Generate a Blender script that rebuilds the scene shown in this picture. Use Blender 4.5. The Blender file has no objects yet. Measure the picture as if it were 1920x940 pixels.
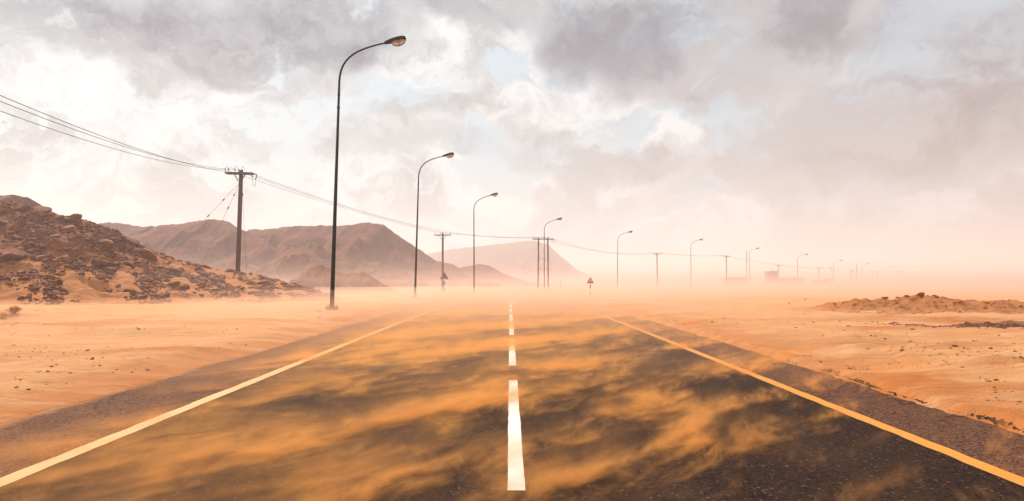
import bpy, bmesh, math, random
import numpy as np
from mathutils import Vector, Matrix, Euler

random.seed(7); rng = np.random.default_rng(11)
scene = bpy.context.scene
COL = scene.collection
rad = math.radians

# ------------------------------------------------------------------ camera
F = 1300.0                      # focal length in pixels of the 1920-wide photograph
EYE = 1.45
PITCH = math.atan(52.0 / F); YAW = -math.atan(4.0 / F)
cam_d = bpy.data.cameras.new('camera'); cam = bpy.data.objects.new('camera', cam_d); COL.objects.link(cam)
cam_d.sensor_width = 36.0; cam_d.lens = F / 1920 * 36; cam_d.clip_start = 0.05; cam_d.clip_end = 9000
cam.location = (0, 0, EYE); cam.rotation_euler = (math.pi / 2 + PITCH, 0, YAW)
scene.camera = cam
ROT = cam.rotation_euler.to_matrix()

def ray(px, py):
    return (ROT @ Vector(((px - 960) / F, -(py - 470) / F, -1))).normalized()
def at(px, py, Y):
    """the point on the photograph's ray at world distance Y ahead"""
    d = ray(px, py); return Vector((d.x / d.y * Y, Y, EYE + d.z / d.y * Y))

# ------------------------------------------------------------------ render settings
scene.view_settings.view_transform = 'Standard'; scene.view_settings.look = 'None'
scene.view_settings.exposure = 0.24; scene.view_settings.gamma = 1.0
scene.view_settings.use_curve_mapping = False
cy = scene.cycles
cy.use_denoising = True; cy.max_bounces = 8; cy.diffuse_bounces = 2; cy.glossy_bounces = 2
cy.transmission_bounces = 4; cy.volume_bounces = 2; cy.transparent_max_bounces = 64
cy.volume_max_steps = 512; cy.volume_step_rate = 1.0
cy.sample_clamp_indirect = 4.0

# ------------------------------------------------------------------ node helper
class NT:
    def __init__(s, tree): s.t = tree; s.n = tree.nodes; s.l = tree.links
    def node(s, kind, **kw):
        n = s.n.new(kind)
        for k, v in kw.items(): setattr(n, k, v)
        return n
    def put(s, sock, v):
        if isinstance(v, bpy.types.NodeSocket): s.l.new(v, sock)
        elif isinstance(v, (tuple, list)) and sock.type == 'RGBA' and len(v) == 3: sock.default_value = (*v, 1)
        else: sock.default_value = v
    def m(s, op, a, b=None, c=None, clamp=False):
        n = s.node('ShaderNodeMath', operation=op); n.use_clamp = clamp
        s.put(n.inputs[0], a)
        if b is not None: s.put(n.inputs[1], b)
        if c is not None: s.put(n.inputs[2], c)
        return n.outputs[0]
    def vm(s, op, a, b=None, out=0):
        n = s.node('ShaderNodeVectorMath', operation=op); s.put(n.inputs[0], a)
        if b is not None:
            s.put(n.inputs['Scale'] if op == 'SCALE' else n.inputs[1], b)
        return n.outputs[out]
    def mix(s, f, a, b):
        n = s.node('ShaderNodeMix', data_type='RGBA'); s.put(n.inputs[0], f); s.put(n.inputs[6], a); s.put(n.inputs[7], b)
        return n.outputs[2]
    def rng(s, v, a, b, c=0.0, d=1.0, smooth=True):
        n = s.node('ShaderNodeMapRange', interpolation_type='SMOOTHSTEP' if smooth else 'LINEAR')
        s.put(n.inputs[0], v)
        for i, x in zip((1, 2, 3, 4), (a, b, c, d)): s.put(n.inputs[i], x)
        return n.outputs[0]
    def noise(s, vec, scale, detail=4, rough=0.5, dist=0.0, color=False):
        n = s.node('ShaderNodeTexNoise'); s.put(n.inputs['Vector'], vec)
        n.inputs['Scale'].default_value = scale; n.inputs['Detail'].default_value = detail
        n.inputs['Roughness'].default_value = rough; n.inputs['Distortion'].default_value = dist
        return n.outputs['Color' if color else 'Fac']
    def voro(s, vec, scale, feature='F1', out='Distance', rand=1.0):
        n = s.node('ShaderNodeTexVoronoi', feature=feature); s.put(n.inputs['Vector'], vec)
        n.inputs['Scale'].default_value = scale; n.inputs['Randomness'].default_value = rand
        return n.outputs[out]
    def sep(s, v):
        n = s.node('ShaderNodeSeparateXYZ'); s.put(n.inputs[0], v); return n.outputs
    def com(s, x, y, z):
        n = s.node('ShaderNodeCombineXYZ')
        for i, v in enumerate((x, y, z)): s.put(n.inputs[i], v)
        return n.outputs[0]

# ------------------------------------------------------------------ sun and sky
SUN_EL, SUN_AZ = 38.0, -32.0        # azimuth from straight ahead, minus = to the left
sun_d = bpy.data.lights.new('sun', 'SUN'); sun = bpy.data.objects.new('sun', sun_d); COL.objects.link(sun)
sun_d.energy = 5.0; sun_d.angle = rad(1.5); sun_d.color = (1.0, 0.93, 0.84)
sdir = Vector((math.sin(rad(SUN_AZ)) * math.cos(rad(SUN_EL)), math.cos(rad(SUN_AZ)) * math.cos(rad(SUN_EL)), math.sin(rad(SUN_EL))))
sun.rotation_euler = (-sdir).to_track_quat('-Z', 'Y').to_euler()

world = bpy.data.worlds.new('World'); scene.world = world; world.use_nodes = True
w = NT(world.node_tree); w.n.clear()
sky = w.node('ShaderNodeTexSky', sky_type='NISHITA'); sky.sun_disc = False
sky.sun_elevation = rad(SUN_EL); sky.sun_rotation = rad(SUN_AZ); sky.dust_density = 3.0; sky.air_density = 1.2
D = w.node('ShaderNodeTexCoord').outputs['Generated']
warp = w.vm('SUBTRACT', w.noise(D, 4.5, 5, 0.55, color=True), (0.5, 0.5, 0.5))
warp2 = w.vm('SUBTRACT', w.noise(D, 14.0, 5, 0.6, color=True), (0.5, 0.5, 0.5))
dw = w.vm('ADD', w.vm('ADD', D, w.vm('SCALE', warp, 0.13)), w.vm('SCALE', warp2, 0.095))
dx, dy, dz = w.sep(D)
wx, wy, wz = w.sep(dw)
den = w.m('ADD', w.m('MAXIMUM', wz, 0.0), 0.30)
Q = w.com(w.m('DIVIDE', wx, den), w.m('DIVIDE', wy, den), 0.0)
A = w.noise(Q, 2.6, 8, 0.58, 0.3)
B = w.noise(w.vm('ADD', Q, (7.3, 2.1, 0.0)), 1.15, 6, 0.55, 0.2)
fine = w.noise(w.vm('ADD', w.vm('MULTIPLY', dw, (1.0, 1.0, 1.7)), (3.0, 1.0, 4.0)), 7.0, 8, 0.6, 0.25)
blobs = [(430, 120, 70, 22, .4), (780, 210, 90, 22, .35), (760, 265, 150, 26, .3), (1180, 130, 120, 40, .35), (1560, 150, 80, 30, .3), (1480, 260, 120, 30, .35), (1620, 60, 90, 30, .3), (1860, 60, 60, 30, .3), (235, 45, 190, 62, .95), (330, 70, 90, 40, .5), (590, 60, 135, 75, 1.0), (690, 110, 50, 26, .5), (870, 12, 105, 36, .85),
         (1090, 35, 75, 62, .6), (1310, 45, 235, 72, .85), (1345, 165, 95, 36, .8), (1500, 70, 60, 50, .5),
         (1640, 235, 160, 66, .9), (1810, 145, 120, 50, .8), (1880, 220, 110, 80, 1.0), (1120, 292, 150, 24, .7),
         (1400, 330, 200, 40, .35), (1000, 240, 60, 30, .2), (1700, 300, 200, 60, .6)]
total = None
for (bx_, by_, rx_, ry_, st) in blobs:
    c = ray(bx_, by_)
    dv = w.vm('MULTIPLY', w.vm('SUBTRACT', dw, tuple(c)), (F / rx_ * 0.95, 3.0, F / ry_ * 0.95))
    g = w.rng(w.vm('LENGTH', dv, out=1), 0.20, 1.45, st, 0.0)
    total = g if total is None else w.m('ADD', total, g)
# the same broken cloud goes on over the rest of the dome
over = w.m('MULTIPLY', w.rng(B, 0.47, 0.66), w.rng(w.m('ADD', dz, w.m('MULTIPLY', dy, -0.35)), 0.06, 0.3))
total = w.m('ADD', total, w.m('MULTIPLY', over, 0.8))
dark = w.m('MULTIPLY', total, w.rng(fine, 0.36, 0.60, 0.12, 1.5))
dark = w.m('SUBTRACT', 1.0, w.m('POWER', 2.718, w.m('MULTIPLY', dark, -1.5)))
lightness = w.rng(A, 0.30, 0.68, 0.0, 1.0)
clear = w.vm('SCALE', sky.outputs[0], 0.085)
veil = w.mix(0.80, clear, (0.52, 0.65, 0.73))
white = w.mix(w.rng(fine, 0.38, 0.60), (0.44, 0.46, 0.48), (0.77, 0.805, 0.82))
cl = w.mix(w.rng(w.m('ADD', lightness, w.m('MULTIPLY', fine, 0.9)), 0.62, 0.95), veil, white)
cl = w.mix(dark, cl, w.mix(w.rng(fine, 0.35, 0.65), w.mix(w.rng(dz, 0.12, 0.32), (0.39, 0.37, 0.385), (0.28, 0.295, 0.35)), w.mix(w.rng(dz, 0.12, 0.32), (0.26, 0.25, 0.27), (0.14, 0.155, 0.21))))
low = w.rng(dz, -0.02, 0.22, 1.0, 0.0); rightward = w.rng(w.m('SUBTRACT', dx, w.m('MULTIPLY', dz, 0.35)), -0.15, 0.75)
cl = w.mix(w.m('MULTIPLY', rightward, 0.4), cl, (0.46, 0.385, 0.385))
cl = w.mix(w.m('MULTIPLY', low, 0.6), cl, w.mix(rightward, (0.61, 0.645, 0.655), (0.46, 0.41, 0.405)))
cl = w.mix(w.rng(dz, -0.05, -0.01, 1.0, 0.0), cl, (0.45, 0.30, 0.20))
bg = w.node('ShaderNodeBackground'); w.put(bg.inputs[0], cl); bg.inputs[1].default_value = 1.0
w.l.new(bg.outputs[0], w.node('ShaderNodeOutputWorld').inputs[0])

# ------------------------------------------------------------------ numeric noise
def _hash(ix, iy, seed):
    n = (ix.astype(np.int64) * 374761393 + iy.astype(np.int64) * 668265263 + seed * 1274126177) & 0xffffffff
    n = ((n ^ (n >> 13)) * 1274126177) & 0xffffffff
    return ((n ^ (n >> 16)) & 0xffff) / 65535.0
def vnoise(x, y, seed=0):
    x = np.asarray(x, float); y = np.asarray(y, float)
    ix = np.floor(x); iy = np.floor(y); fx = x - ix; fy = y - iy
    fx = fx * fx * fx * (fx * (fx * 6 - 15) + 10); fy = fy * fy * fy * (fy * (fy * 6 - 15) + 10)
    a = _hash(ix, iy, seed); b = _hash(ix + 1, iy, seed); c = _hash(ix, iy + 1, seed); d = _hash(ix + 1, iy + 1, seed)
    return (a + (b - a) * fx + (c - a) * fy + (a - b - c + d) * fx * fy) * 2 - 1
def fbm(x, y, oct=4, seed=0, gain=0.5):
    t = 0; amp = 1; f = 1
    for o in range(oct):
        t = t + amp * vnoise(x * f + 17.3 * o, y * f - 9.1 * o, seed + o); amp *= gain; f *= 2.03
    return t
def ridged(x, y, oct=4, seed=0):
    t = 0; amp = 1; f = 1
    for o in range(oct):
        t = t + amp * (1 - np.abs(vnoise(x * f + 5.7 * o, y * f + 3.3 * o, seed + o)) * 2); amp *= 0.5; f *= 2.1
    return t
def sstep(a, b, v):
    t = np.clip((v - a) / (b - a), 0, 1); return t * t * (3 - 2 * t)

# ------------------------------------------------------------------ object helpers
def tag(o, label=None, cat=None, group=None, kind=None):
    if label: o['label'] = label
    if cat: o['category'] = cat
    if group: o['group'] = group
    if kind: o['kind'] = kind
    return o
def link(name, me, mat=None, parent=None, smooth=False):
    if mat is not None:
        me.materials.clear(); me.materials.append(mat)
    if smooth:
        me.polygons.foreach_set('use_smooth', [True] * len(me.polygons))
    o = bpy.data.objects.new(name, me); COL.objects.link(o)
    if parent is not None: o.parent = parent
    return o
def empty(name, loc, rot=(0, 0, 0)):
    o = bpy.data.objects.new(name, None); COL.objects.link(o); o.location = loc; o.rotation_euler = rot; o.empty_display_size = 0.3
    return o
def grid_mesh(name, P):
    """P: (n, m, 3) array of points -> quad grid mesh"""
    n, m = P.shape[:2]; me = bpy.data.meshes.new(name)
    idx = np.arange(n * m).reshape(n, m)
    q = np.stack([idx[:-1, :-1], idx[:-1, 1:], idx[1:, 1:], idx[1:, :-1]], -1).reshape(-1, 4)
    me.vertices.add(n * m); me.vertices.foreach_set('co', P.reshape(-1).astype(np.float32))
    me.loops.add(q.size); me.loops.foreach_set('vertex_index', q.reshape(-1).astype(np.int32))
    me.polygons.add(len(q)); me.polygons.foreach_set('loop_start', (np.arange(len(q)) * 4).astype(np.int32))
    me.update(calc_edges=True)
    return me
def copy_tree(o, parent=None):
    c = o.copy(); COL.objects.link(c)
    if parent is not None: c.parent = parent
    for ch in list(o.children): copy_tree(ch, c)
    return c
class MB:
    """collects shapes into one mesh"""
    def __init__(s): s.v = []; s.f = []
    def add(s, v, f):
        k = len(s.v); s.v += [tuple(x) for x in v]; s.f += [tuple(i + k for i in q) for q in f]
    def box(s, c, d, M=None):
        x, y, z = (k / 2 for k in d); P = [Vector((sx * x, sy * y, sz * z)) for sx in (-1, 1) for sy in (-1, 1) for sz in (-1, 1)]
        P = [(M @ p if M else p) + Vector(c) for p in P]
        s.add(P, [(0, 1, 3, 2), (4, 6, 7, 5), (0, 4, 5, 1), (2, 3, 7, 6), (0, 2, 6, 4), (1, 5, 7, 3)])
    def tube(s, pts, r, n=8, cap=True):
        pts = [Vector(p) for p in pts]; rs = r if isinstance(r, (list, tuple)) else [r] * len(pts)
        V = []; up = None
        for i, p in enumerate(pts):
            t = (pts[min(i + 1, len(pts) - 1)] - pts[max(i - 1, 0)]).normalized()
            if up is None: up = t.orthogonal().normalized()
            up = (up - t * up.dot(t)).normalized(); b = t.cross(up)
            V += [p + (up * math.cos(a) + b * math.sin(a)) * rs[i] for a in (2 * math.pi * k / n for k in range(n))]
        Fc = [(i * n + k, i * n + (k + 1) % n, (i + 1) * n + (k + 1) % n, (i + 1) * n + k) for i in range(len(pts) - 1) for k in range(n)]
        if cap: Fc += [tuple(range(n - 1, -1, -1)), tuple((len(pts) - 1) * n + k for k in range(n))]
        s.add(V, Fc)
    def lathe(s, prof, n=12, c=(0, 0, 0)):
        c = Vector(c); V = [c + Vector((r * math.cos(2 * math.pi * k / n), r * math.sin(2 * math.pi * k / n), z)) for r, z in prof for k in range(n)]
        Fc = [(i * n + k, i * n + (k + 1) % n, (i + 1) * n + (k + 1) % n, (i + 1) * n + k) for i in range(len(prof) - 1) for k in range(n)]
        Fc += [tuple(range(n - 1, -1, -1)), tuple((len(prof) - 1) * n + k for k in range(n))]
        s.add(V, Fc)
    def mesh(s, name):
        me = bpy.data.meshes.new(name); me.from_pydata(s.v, [], s.f); me.update(); return me
    def build(s, name, mat, parent=None, smooth=False):
        return link(name, s.mesh(name), mat, parent, smooth)

# ------------------------------------------------------------------ materials
def new_mat(name, rough=0.8):
    m = bpy.data.materials.new(name); m.use_nodes = True; t = NT(m.node_tree); t.n.clear()
    b = t.node('ShaderNodeBsdfPrincipled'); o = t.node('ShaderNodeOutputMaterial'); t.l.new(b.outputs[0], o.inputs[0])
    b.inputs['Roughness'].default_value = rough; b.inputs['Specular IOR Level'].default_value = 0.25
    return m, t, b
def bump(t, b, h, strength, dist):
    n = t.node('ShaderNodeBump'); n.inputs['Strength'].default_value = strength; n.inputs['Distance'].default_value = dist
    t.put(n.inputs['Height'], h); t.l.new(n.outputs[0], b.inputs['Normal'])
def objpos(t): return t.node('ShaderNodeTexCoord').outputs['Object']
def plain(name, col, rough=0.7, var=0.25, scale=6.0, metal=0.0):
    m, t, b = new_mat(name, rough); p = objpos(t)
    n = t.noise(p, scale, 5, 0.6)
    t.put(b.inputs['Base Color'], t.mix(n, tuple(c * (1 - var) for c in col), tuple(min(1, c * (1 + var)) for c in col)))
    b.inputs['Metallic'].default_value = metal
    bump(t, b, t.noise(p, scale * 6, 3), 0.15, 0.01)
    return m

SAND_A, SAND_B, SAND_C = (0.70, 0.335, 0.135), (0.52, 0.175, 0.045), (0.75, 0.43, 0.23)
def sand_material(name, speckle=1.0, dark=0.0):
    m, t, b = new_mat(name, 0.95); b.inputs['Specular IOR Level'].default_value = 0.1
    p = objpos(t)
    st = t.vm('MULTIPLY', p, (0.35, 1.0, 1.0))
    big = t.noise(st, 0.35, 6, 0.6, 0.4)
    c = t.mix(t.rng(big, 0.32, 0.52), SAND_B, SAND_A)
    rip = t.noise(t.vm('MULTIPLY', p, (0.9, 4.5, 1.0)), 1.3, 5, 0.62, 0.5)
    c = t.mix(t.m('MULTIPLY', t.rng(rip, 0.52, 0.68), 0.5), c, SAND_B)
    xx, yy, zz = t.sep(p)
    verge = t.rng(t.m('ADD', t.m('ABSOLUTE', xx), t.m('MULTIPLY', t.m('SUBTRACT', rip, 0.5), 1.6)), 5.2, 6.6, 0.75, 0.0)
    c = t.mix(verge, c, (0.52, 0.16, 0.035))
    c = t.mix(t.rng(t.noise(st, 1.1, 7, 0.7), 0.42, 0.85), c, SAND_C)
    grit = t.noise(p, 9.0, 6, 0.75)
    c = t.mix(t.m('MULTIPLY', t.rng(grit, 0.60, 0.72), 0.55 * speckle), c, (0.26, 0.11, 0.045))
    if dark: c = t.mix(dark, c, (0.40, 0.125, 0.034))
    t.put(b.inputs['Base Color'], c)
    h = t.m('ADD', t.m('MULTIPLY', grit, 0.6), t.m('ADD', t.noise(p, 40.0, 3, 0.7), t.m('MULTIPLY', t.noise(st, 2.2, 5), 2.0)))
    bump(t, b, t.m('ADD', h, t.m('MULTIPLY', rip, 1.6)), 0.75, 0.06)
    return m
M_sand = sand_material('sand')
M_mound = sand_material('mound_soil', 0.9, 0.72)

def rock_material(name, c1, c2, sand=0.35):
    m, t, b = new_mat(name, 0.9); p = objpos(t); g = t.node('ShaderNodeNewGeometry')
    n = t.noise(p, 1.7, 7, 0.65)
    c = t.mix(t.rng(n, 0.3, 0.7), c1, c2)
    nz = t.sep(g.outputs['Normal'])[2]
    dusty = t.m('MULTIPLY', t.rng(t.m('ADD', nz, t.m('MULTIPLY', n, 0.5)), 0.85, 1.25), sand)
    t.put(b.inputs['Base Color'], t.mix(dusty, c, SAND_A))
    bump(t, b, t.noise(p, 5.0, 8, 0.7), 0.8, 0.12)
    return m
M_rock = rock_material('brown_rock', (0.135, 0.030, 0.008), (0.26, 0.068, 0.020), 0.26)
M_clod = rock_material('dark_clod', (0.085, 0.022, 0.007), (0.18, 0.055, 0.019), 0.18)

def slope_material(name, rock1, rock2, sandcol, rock_at, scale, zrock=0.0):
    """sandy slope where rubble shows through: sand fills gentle ground and hollows"""
    m, t, b = new_mat(name, 0.95); b.inputs['Specular IOR Level'].default_value = 0.1
    p = objpos(t)
    n = t.noise(p, 0.16 * scale, 8, 0.68, 0.3); f = t.noise(p, 1.2 * scale, 8, 0.72)
    c = t.mix(t.rng(f, 0.35, 0.65), rock1, rock2)
    mask = t.rng(t.m('ADD', t.rng(t.sep(p)[2], 0.8, 5.5, -zrock, zrock), t.m('ADD', t.m('MULTIPLY', n, 0.6), t.m('MULTIPLY', f, 0.45))), rock_at - 0.05, rock_at + 0.06)
    t.put(b.inputs['Base Color'], t.mix(mask, sandcol, c))
    bump(t, b, t.m('ADD', f, t.noise(p, 5 * scale, 5, 0.7)), 0.7, 0.35 / scale)
    return m
M_hill = slope_material('hillside_soil', (0.17, 0.042, 0.012), (0.34, 0.105, 0.033), (0.60, 0.225, 0.07), 0.515, 1.0, 0.07)
M_ridge = slope_material('ridge_rock', (0.15, 0.028, 0.006), (0.25, 0.056, 0.013), (0.40, 0.12, 0.034), 0.42, 0.25)
M_ridge2 = slope_material('low_ridge_rock', (0.14, 0.034, 0.010), (0.27, 0.080, 0.025), (0.46, 0.17, 0.058), 0.42, 0.5)

# asphalt: aggregate, worn wheel paths, lighter shoulders, drifted sand film
def asphalt_material():
    m, t, b = new_mat('asphalt', 0.95); b.inputs['Specular IOR Level'].default_value = 0.08
    p = objpos(t); x, y, z = t.sep(p)
    v = t.voro(p, 58.0, out='Color'); g1 = t.sep(v)[0]
    g2 = t.noise(p, 70.0, 3, 0.7)
    grain = t.m('ADD', t.m('MULTIPLY', g1, 0.55), t.m('MULTIPLY', g2, 0.6))
    ax = t.m('ABSOLUTE', x)
    sh = t.rng(ax, 3.55, 3.75)
    c = t.mix(t.rng(grain, 0.38, 0.86, smooth=False), (0.005, 0.0024, 0.0018), (0.052, 0.022, 0.013))
    c2 = t.mix(t.rng(grain, 0.34, 0.88, smooth=False), (0.028, 0.011, 0.007), (0.22, 0.095, 0.055))
    c = t.mix(sh, c, c2)
    trk = t.m('ABSOLUTE', t.m('SUBTRACT', t.m('ABSOLUTE', t.m('SUBTRACT', ax, 1.85)), 0.78))
    c = t.mix(t.m('MULTIPLY', t.rng(trk, 0.05, 0.42, 0.35, 0.0), t.noise(p, 1.1, 4, 0.6)), c, (0.06, 0.03, 0.02))
    c = t.mix(t.rng(t.noise(p, 0.55, 6, 0.7), 0.55, 0.72, 0.0, 0.45), c, (0.012, 0.007, 0.006))
    crk = t.voro(t.vm('ADD', p, t.vm('SCALE', t.noise(p, 3.0, 4, 0.6, color=True), 0.5)), 0.42, 'DISTANCE_TO_EDGE')
    c = t.mix(t.m('MULTIPLY', t.rng(crk, 0.003, 0.010, 1.0, 0.0), t.rng(t.noise(p, 0.3, 3), 0.48, 0.56, 0.0, 0.7)), c, (0.006, 0.004, 0.003))
    spark = t.rng(t.sep(t.voro(p, 60.0, out='Color'))[1], 0.972, 0.992)
    c = t.mix(t.m('MULTIPLY', spark, 0.3), c, (0.42, 0.27, 0.18))
    # loose sand lying on the surface, in windrows along the wind
    u = t.m('ADD', t.m('MULTIPLY', x, 0.62), t.m('MULTIPLY', y, 0.785)); vv = t.m('SUBTRACT', t.m('MULTIPLY', y, 0.62), t.m('MULTIPLY', x, 0.785))
    q = t.com(t.m('MULTIPLY', u, 0.16), t.m('MULTIPLY', vv, 0.55), 0.0)
    n1 = t.noise(q, 1.0, 7, 0.6, 0.6)
    left = t.m('ADD', t.rng(x, -5.5, 4.5, 0.0, -0.14, smooth=False), t.m('MULTIPLY', t.m('SUBTRACT', t.noise(t.com(t.m('MULTIPLY', u, 0.5), t.m('MULTIPLY', vv, 3.2), 0.0), 1.0, 6, 0.65, 0.4), 0.5), 0.35))
    film = t.rng(t.m('ADD', t.m('ADD', n1, left), t.m('MULTIPLY', grain, -0.12)), 0.38, 0.72)
    edge = t.rng(t.m('ADD', ax, t.m('MULTIPLY', t.m('SUBTRACT', t.noise(p, 1.5, 6, 0.7), 0.5), 0.6)), 4.85, 5.25)
    film = t.m('MAXIMUM', t.m('MULTIPLY', film, 0.42), edge)
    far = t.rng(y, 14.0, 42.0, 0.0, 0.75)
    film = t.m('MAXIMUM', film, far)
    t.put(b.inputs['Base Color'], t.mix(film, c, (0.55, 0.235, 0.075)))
    bump(t, b, t.m('ADD', g1, g2), 0.6, 0.012)
    return m
M_asph = asphalt_material()
def paint_material(name, col, worn, sandy):
    m, t, b = new_mat(name, 0.6); p = objpos(t)
    n = t.noise(p, 30.0, 6, 0.7); g = t.noise(p, 120.0, 3, 0.6)
    cr = t.noise(t.vm('MULTIPLY', p, (1.5, 38.0, 1.0)), 1.0, 3, 0.5)
    k = t.rng(t.m('ADD', t.m('MULTIPLY', n, 0.5), t.m('MULTIPLY', g, 0.5)), 0.56, 0.68)
    k = t.m('MAXIMUM', t.m('MULTIPLY', k, worn), t.m('MULTIPLY', t.rng(cr, 0.60, 0.68), worn * 0.8))
    t.put(b.inputs['Base Color'], t.mix(k, col, tuple(c * 0.35 for c in col)))
    x, y, z = t.sep(p)
    u = t.m('ADD', t.m('MULTIPLY', x, 0.62), t.m('MULTIPLY', y, 0.785)); vv = t.m('SUBTRACT', t.m('MULTIPLY', y, 0.62), t.m('MULTIPLY', x, 0.785))
    dusty = t.noise(t.com(t.m('MULTIPLY', u, 0.3), t.m('MULTIPLY', vv, 1.4), 0.0), 1.0, 7, 0.65, 0.5)
    bc = b.inputs['Base Color'].links[0].from_socket
    t.put(b.inputs['Base Color'], t.mix(t.rng(dusty, 0.50, 0.75, 0.0, sandy), bc, (0.58, 0.27, 0.10)))
    bump(t, b, g, 0.4, 0.006)
    return m
M_white = paint_material('white_road_paint', (0.80, 0.76, 0.70), 0.62, 0.5)
M_yellow = paint_material('yellow_road_paint', (0.68, 0.265, 0.028), 0.6, 0.35)

M_steel = plain('dark_painted_steel', (0.010, 0.005, 0.004), 0.9, 0.3, 5.0)
M_plate = plain('rusty_plate', (0.10, 0.045, 0.025), 0.8, 0.4, 9.0)
M_wood = plain('weathered_wood_pole', (0.11, 0.058, 0.038), 0.9, 0.35, 4.0)
M_iron = plain('galvanised_iron', (0.16, 0.12, 0.10), 0.6, 0.3, 6.0)
M_insul = plain('brown_porcelain', (0.05, 0.025, 0.02), 0.3, 0.2, 6.0)
M_wire = plain('wire', (0.06, 0.05, 0.045), 0.6, 0.2, 2.0)
M_red = plain('red_sign_paint', (0.42, 0.035, 0.02), 0.5, 0.15, 8.0)
M_signw = plain('white_sign_paint', (0.78, 0.74, 0.68), 0.5, 0.08, 8.0)
M_signb = plain('black_sign_paint', (0.025, 0.02, 0.02), 0.5, 0.2, 8.0)
M_back = plain('grey_sign_back', (0.22, 0.17, 0.14), 0.6, 0.2, 6.0)
M_wall = plain('rendered_wall', (0.26, 0.17, 0.12), 0.9, 0.15, 1.0)
M_wall2 = plain('shed_cladding', (0.17, 0.10, 0.085), 0.8, 0.2, 1.0)
M_glass = plain('dark_glazing', (0.04, 0.035, 0.035), 0.15, 0.1, 2.0)
M_car = plain('white_car_paint', (0.6, 0.55, 0.5), 0.35, 0.05, 2.0)
M_tyre = plain('tyre_rubber', (0.03, 0.027, 0.025), 0.85, 0.2, 9.0)
M_flag = plain('red_flag_cloth', (0.45, 0.10, 0.05), 0.9, 0.15, 4.0)
M_pvc = plain('white_plastic', (0.78, 0.72, 0.64), 0.5, 0.08, 8.0)
M_leaf = plain('dry_leaf', (0.52, 0.28, 0.05), 0.8, 0.35, 12.0)
M_twig = plain('dry_twig', (0.16, 0.08, 0.035), 0.9, 0.3, 12.0)
def bowl_material():
    m, t, b = new_mat('lamp_bowl', 0.25)
    t.put(b.inputs['Base Color'], (0.80, 0.60, 0.46)); b.inputs['Transmission Weight'].default_value = 0.55; b.inputs['IOR'].default_value = 1.2
    b.inputs['Subsurface Weight'].default_value = 0.0
    return m
M_bowl = bowl_material()

# ------------------------------------------------------------------ terrain heights
_ty = np.array([-400, 24, 40, 55, 79, 107, 130, 160, 250, 400, 5000.]); _tz = np.array([0, 0, -.10, -.27, -.58, -.85, -1.10, -1.32, -1.6, -1.7, -1.7])
_yy = np.concatenate([np.arange(-60, 420, 1.0)]); _zz = np.interp(_yy, _ty, _tz)
_k = np.ones(17) / 17; _zz = np.convolve(np.pad(_zz, 8, 'edge'), _k, 'valid')
def base_z(y): return np.interp(y, _yy, _zz)
_cy = np.array([-100, 45, 60, 79, 107, 130, 157, 197, 227, 290, 400.]); _cx = np.array([0, 0, 0.7, 3.3, 13.0, 27, 48, 77, 103, 168, 285.])
_cc = np.arange(-60, 400, 1.0); _ccx = np.convolve(np.pad(np.interp(_cc, _cy, _cx), 8, 'edge'), _k, 'valid')
def road_x(y): return np.interp(y, _cc, _ccx)
EDGE_L, EDGE_R = 5.08, 4.86
def ground_z(x, y):
    x = np.asarray(x, float); y = np.asarray(y, float)
    z = base_z(y)
    dxr = x - road_x(y)
    eL = EDGE_L + 0.12 * fbm(y * 0.5, y * 0 + 3, 3, 5) + 0.035 * fbm(y * 3.1, x * 0.6, 3, 8)
    eR = EDGE_R + 0.07 * fbm(y * 0.6, y * 0 + 9, 3, 6) + 0.035 * fbm(y * 4.0, x * 0.6, 3, 9)
    dL = -dxr - eL; dR = dxr - eR
    d = np.maximum(dL, dR)
    outside = sstep(0.0, 0.9, d)
    near = np.where(dR > dL, 0.085 * sstep(-0.05, 0.16, dR) + 0.05 * sstep(0.1, 1.6, dR), 0.022 * sstep(-0.06, 0.10, dL) + 0.06 * sstep(0.0, 1.2, dL))
    far = sstep(38, 46, y)
    rel = 0.09 * fbm(x * 0.22, y * 0.45, 4, 21) + 0.045 * fbm(x * 0.9, y * 1.8, 4, 31) * (0.4 + sstep(-.3, .6, fbm(x * .2, y * .2, 2, 77)))
    rel = rel + 0.018 * fbm(x * 4, y * 5, 3, 41)
    rel = rel + 0.10 * np.maximum(ridged(x * 0.13, y * 0.42, 2, 51) - 0.55, 0)
    z = z + np.where(d > -0.08, near, -0.05) * (1 - far) + rel * outside * (1 - sstep(100, 300, np.abs(y)))
    z = np.where((d <= -0.08), base_z(y) - 0.05 - 0.12 * far, z)
    # small wind-built mounds at the lamp and sign feet
    for (mx, my, mr, mh) in MOUNDS:
        r2 = ((x - mx) / mr) ** 2 + ((y - my) / (mr * 0.8)) ** 2
        z = z + mh * np.exp(-r2 * 1.5)
    return z
LAMPS = [  # base px, base row, distance, lean degrees
    (622, 587, 29.0, 1.3), (778, 563, 54.7, 1.4), (889, 556, 79.0, -0.3), (1020.5, 549.5, 107.0, 0.1), (1157.5, 548, 131.0, 0.9),
    (1296, 543, 159.0, 0.0), (1406, 541, 198.0, 0.0), (1495.5, 542, 229.0, 0.2), (1564, 541, 272.0, 0.0), (1617, 540, 315.0, 0.0),
    (1664, 540, 352.0, 0.0), (1705, 540, 390.0, 0.0), (1737, 540, 430.0, 0.0), (1766, 540, 480.0, 0.0), (1791, 540, 530.0, 0.0)]
lamp_xy = []
for (px, py, Y, ln) in LAMPS:
    p = at(px, py, Y); lamp_xy.append((p.x, Y))
MOUNDS = [(lamp_xy[0][0] + 0.15, 29.0, 0.75, 0.10), (lamp_xy[1][0], 54.7, 0.8, 0.12), (lamp_xy[2][0], 79.0, 0.9, 0.14), (-6.05, 63.0, 1.1, 0.15)]

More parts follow.
